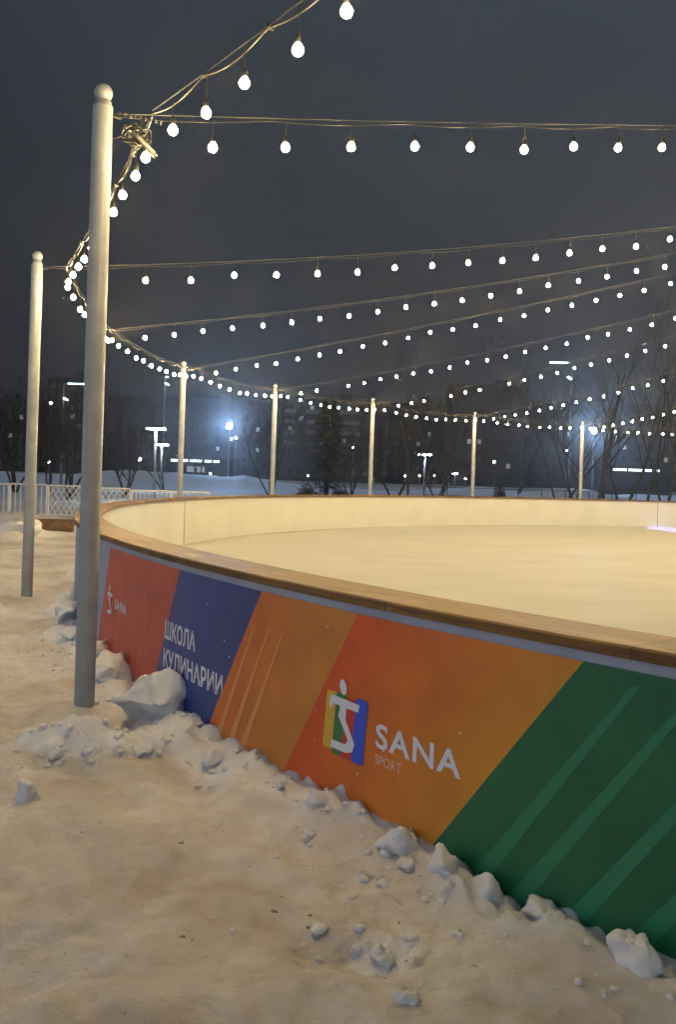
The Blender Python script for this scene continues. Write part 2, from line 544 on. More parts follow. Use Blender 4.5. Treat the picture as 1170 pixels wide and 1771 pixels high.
def bank_mask(X, Y):
    d = np.hypot(X - CX, Y - CY) - RB
    s = np.arctan2(Y - CY, X - CX) * RB
    wv = .25 + .18 * (vnoise(s * 1.3, d * 0, 5) - .5) * 2
    m = np.clip((wv - d) / .12, 0, 1)
    for mx, my, rx, ry in ((-1.42, 5.12, .34, .20), (-1.1, 5.1, .22, .16), (-7.3, 20.5, 1.2, 1.0), (-4.0, 9.7, .6, .5), (.2, 3.05, .13, .1)):
        e = ((X - mx) / rx) ** 2 + ((Y - my) / ry) ** 2
        m = np.maximum(m, np.clip((1.25 - e) / .6, 0, 1))
    return m


def ground_h(X, Y):
    r = np.hypot(X - CX, Y - CY)
    d = r - RB
    s = np.arctan2(Y - CY, X - CX) * RB
    dist = np.hypot(X, Y)
    near = np.exp(-(dist / 16.0) ** 2)
    z = 0.10 * fbm(X * .45, Y * .45, 3, 3) + near * (0.06 * fbm(X * 1.7, Y * 1.7, 9, 4) + .05 * fbm(X * 6, Y * 6, 15, 3))
    # footprints and scuffs
    pit = vnoise(X * 3.1, Y * 2.3, 40)
    z = z - near * 0.05 * np.clip((pit - .68) / .25, 0, 1)
    z = z - near * (.016 * clods(X * 3.4, Y * 2.6, 201, .6) + .010 * clods(X * 6.1 + 9, Y * 5.3, 231, .5)) + near * .012 * fbm(X * 15, Y * 15, 90, 3)
    # bank of shovelled snow against the outer face
    fade = np.exp(-(np.clip(dist - 12, 0, 99) / 25) ** 2)
    lump = fbm(s * 2.3, d * 3.0, 21, 4)
    bank = (0.060 + .15 * lump) * np.exp(-np.clip(d - .05, 0, 9) ** 2 / .04)
    z = z + np.where(d > -.2, bank * fade, 0)
    bm_ = bank_mask(X, Y) * np.where(dist < 16, 1, 0)
    z = z + bm_ * (.060 * clods(X * 5.2, Y * 5.2, 101, .42) + .022 * clods(X * 12 + 3, Y * 12, 151, .35) + .022 * fbm(X * 22, Y * 22, 77, 3))
    z = np.where(d < -.08, np.minimum(z, -.03), z)
    # mounds beyond the rink
    for mx, my, rx, ry, h in ((-21, 95, 9, 5, 1.3), (-9, 92, 7, 5, 1.0), (-33, 88, 7, 4, .8), (14, 95, 6, 4, 1.0), (20, 78, 5, 3, 1.15), (35, 96, 12, 5, .7), (-8.6, 24, 2.6, 1.5, .35), (-7.3, 20.5, .9, .8, .3), (-6.9, 19.2, .6, .5, .2), (-1.42, 5.15, .30, .17, .17), (-1.58, 5.86, .3, .25, .05), (-1.15, 5.25, .35, .25, .06), (-3.9, 10.6, .5, .4, .10), (-4.0, 9.6, .6, .5, .08)):
        z = z + h * np.exp(-((X - mx) / rx) ** 2 - ((Y - my) / ry) ** 2) * (1 + .5 * fbm(X * 3 / rx, Y * 3 / ry, 60, 3))
    far = np.clip((dist - 45) / 60, 0, 1)
    z = z + far * .5 * fbm(X * .06, Y * .06, 70, 3)
    return z


def gz(x, y):
    return float(ground_h(np.array([float(x)]), np.array([float(y)]))[0])


angs = np.concatenate([np.linspace(-180, -36, 60, endpoint=False), np.linspace(-36, 36, 430), np.linspace(36, 180, 61)[1:-1]])
rads = np.concatenate([[0.05], np.geomspace(.6, 20, 820), np.geomspace(20, 900, 150)[1:]])
A, Q = np.meshgrid(np.radians(angs), rads)
GX, GY = Q * np.sin(A), Q * np.cos(A)
GZ = ground_h(GX, GY)
na, nr_ = len(angs), len(rads)
verts = np.stack([GX, GY, GZ], -1).reshape(-1, 3)
ii, jj = np.meshgrid(np.arange(nr_ - 1), np.arange(na), indexing='ij')
j2 = (jj + 1) % na
quads = np.stack([ii * na + jj, ii * na + j2, (ii + 1) * na + j2, (ii + 1) * na + jj], -1).reshape(-1, 4)
rr = np.hypot(verts[:, 0] - CX, verts[:, 1] - CY)
keep = (rr[quads].max(1) > RB - .21)
quads = quads[keep][:, ::-1]
me = bpy.data.meshes.new('snow_ground')
me.vertices.add(len(verts)); me.vertices.foreach_set('co', verts.ravel())
me.loops.add(quads.size); me.loops.foreach_set('vertex_index', quads.ravel().astype(np.int32))
me.polygons.add(len(quads)); me.polygons.foreach_set('loop_start', np.arange(0, quads.size, 4, dtype=np.int32))
me.polygons.foreach_set('use_smooth', np.ones(len(quads), dtype=bool))
me.update(calc_edges=True); me.validate()
at = me.attributes.new('fresh', 'FLOAT', 'POINT')
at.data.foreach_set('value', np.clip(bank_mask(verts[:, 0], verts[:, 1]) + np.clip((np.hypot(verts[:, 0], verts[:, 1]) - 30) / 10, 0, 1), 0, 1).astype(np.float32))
me.materials.append(M['snow'])
g = bpy.data.objects.new('snow_ground', me); col.objects.link(g)
tag(g, kind='structure')

mb = MB()
prev = None
for r in np.linspace(0, RB - .2, 24)[1:]:
    cur = [ring(2 * PI * k / 180, r, .08) for k in range(180)]
    if prev is None:
        mb.face(cur)
    else:
        for k in range(180):
            mb.face([prev[k], cur[k], cur[(k + 1) % 180], prev[(k + 1) % 180]])
    prev = cur
tag(mb.build('ice', M['ice']), kind='structure')

# ------------------------------------------------------------------ rink boards
rink = empty('rink_barrier', (0, 0, 0), label='round ice rink barrier with brown wooden ledge, white inside and colourful slanted banners outside', cat='rink barrier')
T0, T1 = 0, 2 * PI
mb = MB(); mb.arc([(RB - .23, -.05), (RB - .23, .993), (RB - .17, .993), (RB - .17, -.05)], T0, T1, 360)
mb.build('inner_wall', M['inner'], rink)
mb = MB(); mb.arc([(RB - .1, -.2), (RB - .1, .992), (RB - .008, .992), (RB - .008, -.2)], T0, T1, 360)
mb.build('outer_wall', M['grey'], rink)
mb = MB(); mb.arc([(RB - .295, .994), (RB - .295, 1.034), (RB - .285, 1.038), (RB + .02, 1.038), (RB + .027, 1.031), (RB + .027, .994)], T0, T1, 360)
mb.build('ledge', M['wood'], rink)
# one visible joint in the inner panels
for th in (169.54, 100.2):
    mb = MB(); mb.arc([(RB - .237, .08), (RB - .237, .99), (RB - .232, .99), (RB - .232, .08)], R(th - .035), R(th + .035), 1)
    mb.build('panel_joint', M['seam'], rink)


def panel(name, m, tl, tr, bl, br, zt=.95, zb=-.05, off=.004, n=14, parent=None, label=None):
    """slanted printed panel: corners given as arc lengths at the top and the bottom"""
    mb = MB(); k = 6
    for i in range(n):
        for j in range(k):
            pts, uv = [], []
            for (a, b) in ((i, j), (i + 1, j), (i + 1, j + 1), (i, j + 1)):
                u, v = a / n, b / k
                s = (bl + (tl - bl) * v) * (1 - u) + (br + (tr - br) * v) * u
                pts.append(sz(s, zb + (zt - zb) * v, off - .008)); uv.append((u, v))
            mb.face(pts, uv)
    o = mb.build(name, m, parent or rink)
    if label: o['label'] = label
    return o


SL = .61
pr = panel('banner', M['p_red'], -1.33, .395, -1.85, -.145, n=20, label='faded red banner panel')
pb = panel('banner', M['p_blue'], .395, 1.50, -.145, .81, label='dark blue banner panel')
po = panel('banner', M['p_orange'], 1.50, 2.36, .81, 1.70, label='orange banner panel with pale streaks')
ps = panel('banner', M['p_sana'], 2.36, 3.60, 1.70, 2.80, label='red to amber banner panel with a logo')
pg = panel('banner', M['p_green'], 3.60, 5.6, 2.80, 5.6, n=24, label='dark green banner panel with light stripes')
# the run of panels goes on round the rink
for a, m in ((-5.6, 'p_red'), (-7.2, 'p_green')):
    panel('banner', M[m], a - 1.3, a, a - 1.3, a, n=12)
for a, m in ((5.7, 'p_red'), (7.4, 'p_blue'), (8.7, 'p_orange')):
    panel('banner', M[m], a, a + 1.25, a, a + 1.25, n=12)


def poly_sz(pts, off):
    return [sz(s, z, off - .008) for s, z in pts]


def streak(parent, m, s0, z0, s1, z1, w0, w1, off=.0055):
    mb = MB(); n = 8
    for i in range(n):
        a, b = i / n, (i + 1) / n
        p = []
        for t, sg in ((a, -1), (a, 1), (b, 1), (b, -1)):
            w = (w0 + (w1 - w0) * t) * .5
            p.append(sz(s0 + (s1 - s0) * t + sg * w, z0 + (z1 - z0) * t, off - .008))
        mb.face(p)
    mb.build('stripe', m, parent)


for s0 in (3.80, 4.00, 4.24, 4.48, 4.72):
    streak(pg, M['s_green'], s0 - .69, -.03, s0 + .01, .90, .085, .03)
for s0 in (1.02, 1.17, 1.31):
    streak(po, M['s_orange'], s0, .02, s0 + .42, .76, .06, .012)
for s0 in (-.62, -.47, -.36):
    streak(pr, M['s_red'], s0, .05, s0 + .36, .78, .04, .006)


def text_mesh(name, body, s0, s1, z0, z1, m, parent, off=.006, bold=0.0, space=1.0, tilt=0.0):
    cu = bpy.data.curves.new(name, 'FONT')
    cu.body = body; cu.size = 1; cu.offset = bold; cu.space_character = space; cu.resolution_u = 4
    o = bpy.data.objects.new(name, cu); col.objects.link(o)
    bpy.context.view_layer.update()
    dg = bpy.context.evaluated_depsgraph_get()
    me = bpy.data.meshes.new_from_object(o.evaluated_get(dg))
    bpy.data.objects.remove(o); bpy.data.curves.remove(cu)
    co = np.zeros(len(me.vertices) * 3); me.vertices.foreach_get('co', co); co = co.reshape(-1, 3)
    x0, x1, y0, y1 = co[:, 0].min(), co[:, 0].max(), co[:, 1].min(), co[:, 1].max()
    for v in me.vertices:
        s = s0 + (v.co.x - x0) / (x1 - x0) * (s1 - s0)
        z = z0 + (v.co.y - y0) / (y1 - y0) * (z1 - z0) + tilt * (s - s0)
        v.co = sz(s, z, off - .008)
    me.materials.clear(); me.materials.append(m)
    me.name = name
    o = bpy.data.objects.new(name, me); col.objects.link(o); o.parent = parent
    return o


text_mesh('lettering', 'SANA', 2.515, 3.04, .375, .485, M['ink_white'], ps, bold=.022, space=1.12)
text_mesh('lettering', 'SPORT', 2.515, 2.690, .302, .346, M['ink_salmon'], ps, bold=.004, space=1.0)
text_mesh('lettering', 'ШКОЛА', .155, .68, .475, .600, M['ink_white'], pb, bold=.025)
text_mesh('lettering', 'КУЛИНАРИИ', .145, 1.075, .288, .413, M['ink_white'], pb, bold=.025)
text_mesh('lettering', 'SANA', -1.115, -.75, .49, .57, M['ink_white'], pr, bold=.02, space=1.1)


def logo(parent, s0, z0, w, h, bars=True):
    """four slanted bars and a white figure that reads as a 1 over an S"""
    def P(u, v): return (s0 + u * w + .17 * v * w * .5, z0 + v * h)
    def shp(pts, m, off):
        mb = MB(); mb.face(poly_sz([P(*p) for p in pts], off)); mb.build('logo_shape', m, parent)
    if bars:
        for a, b, v0_, v1_, m in ((0, .27, .03, .98, 'ink_yellow'), (.24, .5, -.02, .99, 'ink_green'), (.48, .74, -.03, .95, 'ink_red'), (.72, 1.0, -.03, 1.0, 'ink_blue')):
            rr_ = .03
            shp([(a + rr_, v0_), (b - rr_, v0_), (b, v0_ + .04), (b, v1_ - .04), (b - rr_, v1_), (a + rr_, v1_), (a, v1_ - .04), (a, v0_ + .04)], M[m], .0055 + .0006 * (a > .2) + .0006 * (a > .4) + .0006 * (a > .7))
    wv = .0085
    shp([(.10, .72), (.17, .70), (.17, .79), (.36, .79), (.36, .72), (.34, .62), (.62, .28), (.56, .20), (.22, .20), (.22, .07), (.58, .07), (.74, .12), (.78, .26), (.52, .60), (.52, .78), (.80, .78), (.82, .90), (.13, .93), (.10, .86)], M['ink_white'], wv)
    hd = [(.40 + .085 * math.cos(t) - .03 * math.sin(t), 1.10 + .125 * math.sin(t)) for t in np.linspace(0, 2 * PI, 14, endpoint=False)]
    shp(hd, M['ink_white'], wv)


logo(ps, 2.115, .275, .315, .29)
logo(pr, -1.42, .41, .25, .20, bars=False)

# ------------------------------------------------------------------ light poles and strings
PANG = [224.6, 210.1, 195.0, 180.0, 165.2, 151.3, 137.2, 123.1, 109.0, 94.8, 80.6]   # first one stands right of the camera
POLE_H = 4.07
root0 = empty('light_pole', (0, 0, 0))
mb = MB()
mb.lathe([(.064, -.35), (.064, POLE_H - .17), (.062, POLE_H - .16), (.052, POLE_H - .155), (.052, POLE_H - .13), (.0, POLE_H - .13)], 28)
sh = mb.build('shaft', M['pole'], root0, True)
mb = MB()
mb.lathe([(.001, -.062)] + [(.059 * math.sin(t), -.059 * math.cos(t)) for t in np.linspace(.25, PI - .02, 14)], 24)
ball = mb.build('ball_cap', M['pole'], root0, True); ball.location = (0, 0, POLE_H - .075)
mb = MB()
mb.tube([(.06, 0, POLE_H - .21), (.12, 0, POLE_H - .215)], .008, 8)
mb.build('eye_hook', M['wire'], root0)
poles = [root0]
labels_p = ['grey light pole beside the camera, right of the nearest banner',
            'thickest grey pole nearest the camera, rising from trampled snow left of the banners',
            'grey ball-topped pole at the left edge, standing in front of the barriers',
            'grey pole almost hidden behind the nearest pole',
            'slim pale pole just right of the twin T-shaped park lamps',
            'slim pale pole standing right of the left-hand blue-white floodlight',
            'slim pale pole between the dark conifer and the lone T-shaped park lamp',
            'slim pale pole right of the lone T-shaped lamp, before dark flats',
            'slim pale pole touching the right-hand blue-white floodlight',
            'grey pole beyond the right edge of the rink view',
            'grey pole farthest round the rink']


def ploc(th, r, z=0.0): return (PX + r * math.cos(R(th)), PY + r * math.sin(R(th)), z)


PZ = [0.30, 0.0, .05, .1, .05, .04, .08, -.02, -.08, -.08, -.08]
for i, th in enumerate(PANG):
    x, y, _ = ploc(th, RPOLE)
    o = root0 if i == 0 else copy_tree(root0, (0, 0, 0))
    o.location = (x, y, PZ[i]); o.rotation_euler = (0, 0, R(th + 180))
    tag(o, labels_p[i], 'light pole', 'grey poles round the ice rink')

# mast at the centre of the rink (outside the frame, carries the strings)
ms = empty('centre_mast', (PX, PY, .08), label='tall central mast carrying all the bulb strings over the ice', cat='mast')
mb = MB(); mb.lathe([(.16, 0), (.15, .4), (.11, .45), (.08, 8.2), (.0, 8.22)], 20); mb.build('shaft', M['pole'], ms, True)
mb = MB(); mb.lathe([(.45, 0), (.45, .12), (.16, .14), (.16, .3)], 20); mb.build('base_plate', M['grey'], ms)

# bulb prototype: round glass, black socket
def bulb_mesh():
    mb = MB()
    prof = [(.001, -.033)] + [(.0295 * math.sin(t) * (1.0 if t < 1.7 else .94), -.004 - .0315 * math.cos(t)) for t in np.linspace(.3, 2.55, 8)] + [(.013, .030)]
    mb.lathe(prof, 12)
    return mb


_b = bulb_mesh().build('bulb', M['bulb'], None, True)
BULB = _b.data
bpy.data.objects.remove(_b)
mb = MB(); mb.lathe([(.0, .026), (.0135, .026), (.0165, .034), (.0165, .068), (.009, .075), (.004, .10), (.0, .10)], 10)
_s = mb.build('socket', M['black'], None, True); SOCK = _s.data; bpy.data.objects.remove(_s)


def add_bulb(parent, p, socket):
    b = bpy.data.objects.new('bulb', BULB); col.objects.link(b); b.parent = parent
    b.location = p
    b.rotation_euler = (random.gauss(0, .08), random.gauss(0, .08), random.uniform(0, 6))
    if socket:
        s = bpy.data.objects.new('socket', SOCK); col.objects.link(s); s.parent = b


TOPZ = 3.90
# per-string: height of the far end on the mast, sag, first bulb distance, step
RAD = {1: (8.57, .2, .70, .58), 2: (8.43, .59, .66, .528), 3: (8.25, .46, .80, .52), 4: (8.1, .27, .74, .497),
       5: (7.74, .385, .78, .498), 6: (7.76, .47, 1.0, .51), 7: (7.21, .44, .92, .547), 8: (6.75, .45, .75, .55), 9: (7.0, .45, .7, .57)}
rad_labels = {0: 'bulb string starting beside the camera and running to the mast',
              1: 'topmost nearly level bulb string, running right from the nearest pole',
              2: 'second bulb string from the top, rising right from the far-left pole',
              3: 'third bulb string from the top, emerging from behind the nearest pole',
              4: 'fourth bulb string from the top, rising from the pole by the twin T-shaped lamps',
              5: 'fifth bulb string from the top, rising from the pole right of the left floodlight',
              6: 'sixth bulb string from the top, rising from the pole right of the conifer',
              7: 'seventh bulb string from the top, rising from the pole right of the lone T-shaped lamp',
              8: 'lowest rising bulb string, starting at the pole by the right-hand floodlight',
              9: 'bulb string starting past the right edge'}
DROP = .20
SKIP = {(5, 2), (6, 3), (6, 7)}
for i, (zc, sag, t0, st) in RAD.items():
    th = PANG[i]
    p0 = Vector(ploc(th, RPOLE - .08, TOPZ - .02 + PZ[i])); p1 = Vector((PX, PY, zc))
    p1 = p1 + (p0 - p1).normalized() * .15
    ln = (p1 - p0).length
    root = empty('string_light', ploc(th, RPOLE - .08, TOPZ + PZ[i]), label=rad_labels[i], cat='string light', group='bulb strings rising to the rink centre')
    o3 = Vector(root.location)
    def pt(u): return p0.lerp(p1, u) - Vector((0, 0, 4 * sag * u * (1 - u)))
    nseg = 46
    mb = MB(); mb.tube([pt(k / nseg) - o3 for k in range(nseg + 1)], .0034, 6)
    mb.build('support_wire', M['wire'], root, True)
    mb = MB()
    d = t0; lst = []
    while d < ln - .4:
        lst.append(d); d += st * random.uniform(.95, 1.05)
    # the power cable: loops just under the wire, with a short drop to every bulb
    cab = []
    for k in range(nseg * 3 + 1):
        u = k / (nseg * 3)
        cab.append(pt(u) - Vector((0, 0, .018 + .022 * abs(math.sin(u * ln * PI / 1.15)))) - o3)
    mb.tube(cab, .0032, 5)
    bp_ = []
    for k, d in enumerate(lst):
        q = pt(d / ln) - Vector((0, 0, DROP + random.gauss(0, .012)))
        bp_.append(q - o3)
        mb.tube([pt(d / ln) - o3 - Vector((0, 0, .02)), q - o3 + Vector((0, 0, .09))], .0035, 5)
    mb.build('power_cable', M['cable'], root)
    for k, q in enumerate(bp_):
        if (i, k) in SKIP: continue
        add_bulb(root, q, i in (1, 2))

# strings round the rim, from pole to pole, hung on the rising wires half a metre inside the poles
PER = {0: .05, 1: .04, 2: .12, 3: .13, 4: .13, 5: .12, 6: .13, 7: .10, 8: .10, 9: .1}
per_labels = {0: 'rim bulb string climbing from the nearest pole to the top of the photo',
              1: 'rim bulb string receding from the nearest pole to the far-left pole',
              2: 'rim bulb string seen nearly end-on, just left of the nearest pole',
              3: 'rim bulb string between the nearest pole and the pole by the twin T-shaped lamps',
              4: 'rim bulb string sagging over the left floodlight between two slim poles',
              5: 'rim bulb string sagging in front of the dark conifer',
              6: 'rim bulb string sagging above the lone T-shaped lamp',
              7: 'rim bulb string ending at the right-hand floodlight',
              8: 'rim bulb string at the right edge, past the right-hand floodlight',
              9: 'rim bulb string beyond the right edge'}
for i, sag in PER.items():
    a, b = PANG[i], PANG[i + 1]
    za, zb_ = TOPZ + PZ[i] * .5 + .03, TOPZ + PZ[i + 1] * .5 + .03
    if i == 0: za, zb_ = 4.25, 3.96
    p0 = Vector(ploc(a, RPOLE - .33, za)); p1 = Vector(ploc(b, RPOLE - .33, zb_))
    root = empty('string_light', p0, label=per_labels[i], cat='string light', group='bulb strings from pole to pole round the rim')
    ln = (p1 - p0).length
    def pt(u, ex=0.0): return p0.lerp(p1, u) - Vector((0, 0, 4 * (sag + ex) * u * (1 - u)))
    n = 40
    mb = MB(); mb.tube([pt(k / n) - p0 for k in range(n + 1)], .005, 6)
    # tie back to the poles
    mb.build('support_wire', M['wire'], root, True)
    mb = MB()
    c2 = []
    for k in range(121):
        u = k / 120
        q = pt(u) - Vector((0, 0, .012 + .05 * abs(math.sin(u * ln * PI / .72))))
        c2.append(q - p0)
    mb.tube(c2, .0058, 6)
    nb = int(ln / .445)
    bp_ = []
    for k in range(2 if i == 0 else 0, nb):      # the first few of that string hang outside the view
        u = (k + .35 + random.uniform(-.12, .12)) / nb
        dz = .20 if i else .235
        q = pt(u, .02 if i else 0) - Vector((0, 0, dz + random.gauss(0, .012)))
        bp_.append(q - p0)
        mb.tube([pt(u) - p0 - Vector((0, 0, .02)), q - p0 + Vector((0, 0, .09))], .0035, 5)
    mb.build('power_cable', M['cable'], root)
    if i < 3:
        for k in range(1, 7):
            q = pt(k / 7) - p0
            mb = MB(); mb.tube([q + Vector((-.012, -.016, -.012)), q + Vector((.012, .016, -.02))], .014, 6)
            mb.build('cable_tie', M['black'], root)
    for q in bp_:
        add_bulb(root, q, i < 3)

# cable bundle with a plug box at the nearest pole's top
hx = Vector(ploc(210.1, RPOLE - .23, 3.765))
inw = Vector((PX - hx.x, PY - hx.y, 0)).normalized(); sid = Vector((-inw.y, inw.x, 0))
cb = empty('cable_bundle', hx, label='dark tangle of cable with a plug adapter hanging at the top of the nearest pole', cat='cable bundle')
mb = MB()
for j in range(7):
    ph = random.uniform(0, 6); rr1 = random.uniform(.05, .085); c0 = inw * random.uniform(-.06, .05) + Vector((0, 0, random.uniform(-.03, .03)))
    pts = []
    for k in range(26):
        t = ph + 2 * PI * k / 25 * random.uniform(.97, 1.03)
        pts.append(c0 + inw * rr1 * math.cos(t) + Vector((0, 0, 1)) * rr1 * .8 * math.sin(t) + sid * .03 * math.sin(3 * t + j))
    mb.tube(pts, .006, 6)
mb.tube([(-.16 * inw) + Vector((0, 0, .10)), -.10 * inw + Vector((0, 0, -.02)), -.18 * inw + Vector((0, 0, -.06))], .005, 6)
mb.tube([(.02 * inw) + Vector((0, 0, .13)), .03 * inw + Vector((0, 0, .05)), -.02 * inw + Vector((0, 0, -.05)), -.06 * inw + Vector((0, 0, -.20)), -.13 * inw + Vector((0, 0, -.34))], .006, 6)
mb.tube([(.04 * inw) + Vector((0, 0, .13)), -.03 * inw + Vector((0, 0, -.12)), -.05 * inw + Vector((0, 0, -.22)), -.12 * inw + Vector((0, 0, -.40))], .006, 6)
mb.build('coiled_cable', M['cable'], cb, True)
mb = MB()
ax = (inw * .8 + Vector((0, 0, -.62))).normalized()
for off in (-.022, .0, .022):
    c = sid * off + Vector((0, 0, off * .7))
    mb.tube([c - ax * .02, c + ax * .0, c + ax * .15, c + ax * .165], [.010, .018, .018, .010], 8)
mb.build('plug_adapter', mat('grey_plug_plastic', (.12, .11, .10), .35), cb, True)
# short rope loops binding wire to hook
mb = MB()
for j in range(9):
    c = inw * (-.12 + .035 * j) + Vector((0, 0, .125 + .004 * math.sin(j * 2)))
    pts = [c + (sid * math.cos(t) + Vector((0, 0, 1)) * math.sin(t)) * .011 for t in np.linspace(0, 2 * PI, 9)]
    mb.tube(pts, .004, 5)
mb.build('wire_binding', M['wire'], cb, True)

# ------------------------------------------------------------------ snow chunks
def chunk(x, y, sx, sy, sz_, label, seed, z=None, rot=None, flat=.16):
    r_ = np.random.default_rng(seed)
    sx, sy, sz_ = sx * 1.28, sy * 1.28, sz_ * 1.22
    bm = bmesh.new()
    for _ in range(11):
        v = r_.normal(size=3); v /= np.linalg.norm(v); v *= r_.uniform(.78, 1.05)
        bm.verts.new((v[0] * sx / 2, v[1] * sy / 2, max(v[2], -.55) * sz_ / 2))
    bmesh.ops.convex_hull(bm, input=bm.verts)
    bmesh.ops.delete(bm, geom=[v for v in bm.verts if not v.link_faces], context='VERTS')
    bmesh.ops.triangulate(bm, faces=bm.faces)
    bmesh.ops.subdivide_edges(bm, edges=bm.edges, cuts=7, use_grid_fill=True)
    for _ in range(2):
        bmesh.ops.smooth_vert(bm, verts=bm.verts, factor=.5, use_axis_x=True, use_axis_y=True, use_axis_z=True)
    bm.normal_update()
    co = np.array([v.co[:] for v in bm.verts]); sca = (sx + sy + sz_) / 3
    nn = fbm(co[:, 0] / sca * 3 + seed, co[:, 1] / sca * 3 + co[:, 2] / sca * 2.3, seed, 4) + .55 * fbm(co[:, 0] / sca * 8 + co[:, 2] / sca * 7, co[:, 1] / sca * 8 - co[:, 2] / sca * 5, seed + 5, 4)
    for v, d in zip(list(bm.verts), nn):
        v.co += v.normal * float(d) * sca * .26
    me = bpy.data.meshes.new('snow_chunk'); bm.to_mesh(me); bm.free()
    me.polygons.foreach_set('use_smooth', [True] * len(me.polygons))
    me.materials.append(M['chunk'])
    o = bpy.data.objects.new('snow_chunk', me); col.objects.link(o)
    o.location = (x, y, (gz(x, y) if z is None else z) + sz_ * flat)
    o.rotation_euler = (0, 0, r_.uniform(0, 6) if rot is None else rot)
    return tag(o, label, 'snow chunk', 'snow chunks thrown along the boards')


chunk(-1.13, 5.78, .52, .44, .40, 'largest white snow chunk, leaning on the blue banner under the lettering', 3, z=-.01, flat=.30)
chunk(-.49, 4.80, .17, .15, .14, 'small snow chunk below the orange banner beside the bank', 5)
chunk(-.64, 4.98, .13, .12, .10, 'snow lump between the largest chunk and the orange banner', 6)
chunk(-.03, 4.22, .10, .11, .14, 'upright white snow chunk below the red part of the logo banner', 8)
chunk(-.23, 4.42, .08, .07, .07, 'tiny snow chunk where orange and red banners meet', 9)
chunk(.31, 3.86, .20, .18, .17, 'broad pointed snow chunk where the amber and green banners meet', 12)
chunk(.33, 3.70, .10, .08, .05, 'flat broken snow piece in front of the broad pointed chunk', 13)
chunk(.47, 3.58, .14, .13, .18, 'pyramid-shaped snow chunk against the green banner', 17)
chunk(.62, 3.46, .20, .12, .14, 'long wedge of snow lying along the green banner', 19, rot=-.9)
chunk(.79, 3.28, .20, .12, .11, 'low slab of snow further right along the green banner', 23, rot=-.9)
chunk(1.02, 2.96, .155, .13, .15, 'rounded snow boulder at the lower right under the green banner', 29)
chunk(-1.43, 4.34, .13, .12, .12, 'single white snow chunk lying alone at the left edge', 31)
chunk(-1.28, 4.98, .14, .13, .10, 'snow chunk below the mound at the nearest pole foot', 37)
chunk(-1.02, 5.02, .12, .10, .10, 'cube-like snow chunk right of the mound at the nearest pole foot', 41)
chunk(-1.48, 4.93, .10, .09, .08, 'small snow chunk left of the mound at the nearest pole foot', 43)
chunk(.20, 3.03, .10, .08, .06, 'egg-shaped snow lump alone in the foreground', 47)
chunk(.25, 2.77, .09, .07, .05, 'rounded snow lump nearest the bottom edge', 53)
chunk(.22, 3.55, .06, .05, .04, 'thumb-sized snow crumb before the broad pointed chunk', 59)
chunk(-2.62, 9.2, .34, .36, .26, 'bluish snow heap behind the nearest pole, against the boards', 61)
chunk(-2.35, 8.3, .26, .3, .2, 'snow lump half hidden by the nearest pole shaft', 67)
chunk(-1.62, 6.75, .34, .36, .24, 'shaded snow lump right of the nearest pole against the red banner', 71)
chunk(-1.85, 7.35, .3, .3, .24, 'shaded snow heap at the left end of the red banner', 73)
chunk(-3.75, 9.75, .5, .4, .22, 'low snow heap left of the far-left pole foot', 79)
chunk(-6.85, 19.8, .9, .7, .5, 'white snow heap before the barriers at the left edge', 83)

# crumbs: too many to count
def crumbs():
    mb = MB()
    bm = bmesh.new(); bmesh.ops.create_icosphere(bm, subdivisions=2, radius=1.0)
    base = np.array([v.co[:] for v in bm.verts]); bm.verts.ensure_lookup_table(); fc = [tuple(v.index for v in f.verts) for f in bm.faces]; bm.free()
    xs, ys, rs = [], [], []
    for _ in range(170):
        s = random.uniform(-3.2, 4.4); d = abs(random.gauss(.12, .22)) + .03
        x, y, _z = sz(s, 0, d)
        xs.append(x); ys.append(y); rs.append(random.uniform(.006, .028) * (1.3 if random.random() < .12 else .7))
    for _ in range(22):
        y = random.uniform(2.6, 9); x = random.uniform(-.36, .3) * y
        if math.hypot(x - CX, y - CY) < RB + .05: continue
        xs.append(x); ys.append(y); rs.append(random.uniform(.004, .014))
    for cx_, cy_, n_ in ((-1.4, 5.0, 24), (.17, 3.1, 8), (.3, 3.7, 10), (-1.2, 5.25, 12)):
        for _ in range(n_):
            x = random.gauss(cx_, .16); y = random.gauss(cy_, .13)
            if math.hypot(x - CX, y - CY) < RB + .05: continue
            xs.append(x); ys.append(y); rs.append(random.uniform(.006, .026))
    zs = ground_h(np.array(xs), np.array(ys))
    for x, y, z, r in zip(xs, ys, zs, rs):
        sd = random.randint(0, 9999)
        k = 1 + .9 * fbm(base[:, 0] * 1.4 + sd, base[:, 1] * 1.4 + base[:, 2] * 1.3, sd, 3)
        sx_, sy_, sz2 = random.uniform(.7, 1.3), random.uniform(.7, 1.2), random.uniform(.5, .85)
        a = random.uniform(0, 6.28); ca, sa = math.cos(a), math.sin(a)
        px_ = base[:, 0] * k * r * sx_; py_ = base[:, 1] * k * r * sy_; pz_ = base[:, 2] * k * r * sz2
        n = len(mb.v)
        mb.v += list(zip((x + px_ * ca - py_ * sa).tolist(), (y + px_ * sa + py_ * ca).tolist(), (z + r * .3 + pz_).tolist()))
        for f in fc:
            mb.f.append(tuple(n + q for q in f)); mb.uv += [(0, 0)] * 3
    return mb


tag(crumbs().build('snow_crumbs', M['chunk'], None, True), 'small crumbs of broken snow scattered along the foot of the boards', 'snow crumbs', kind='stuff')

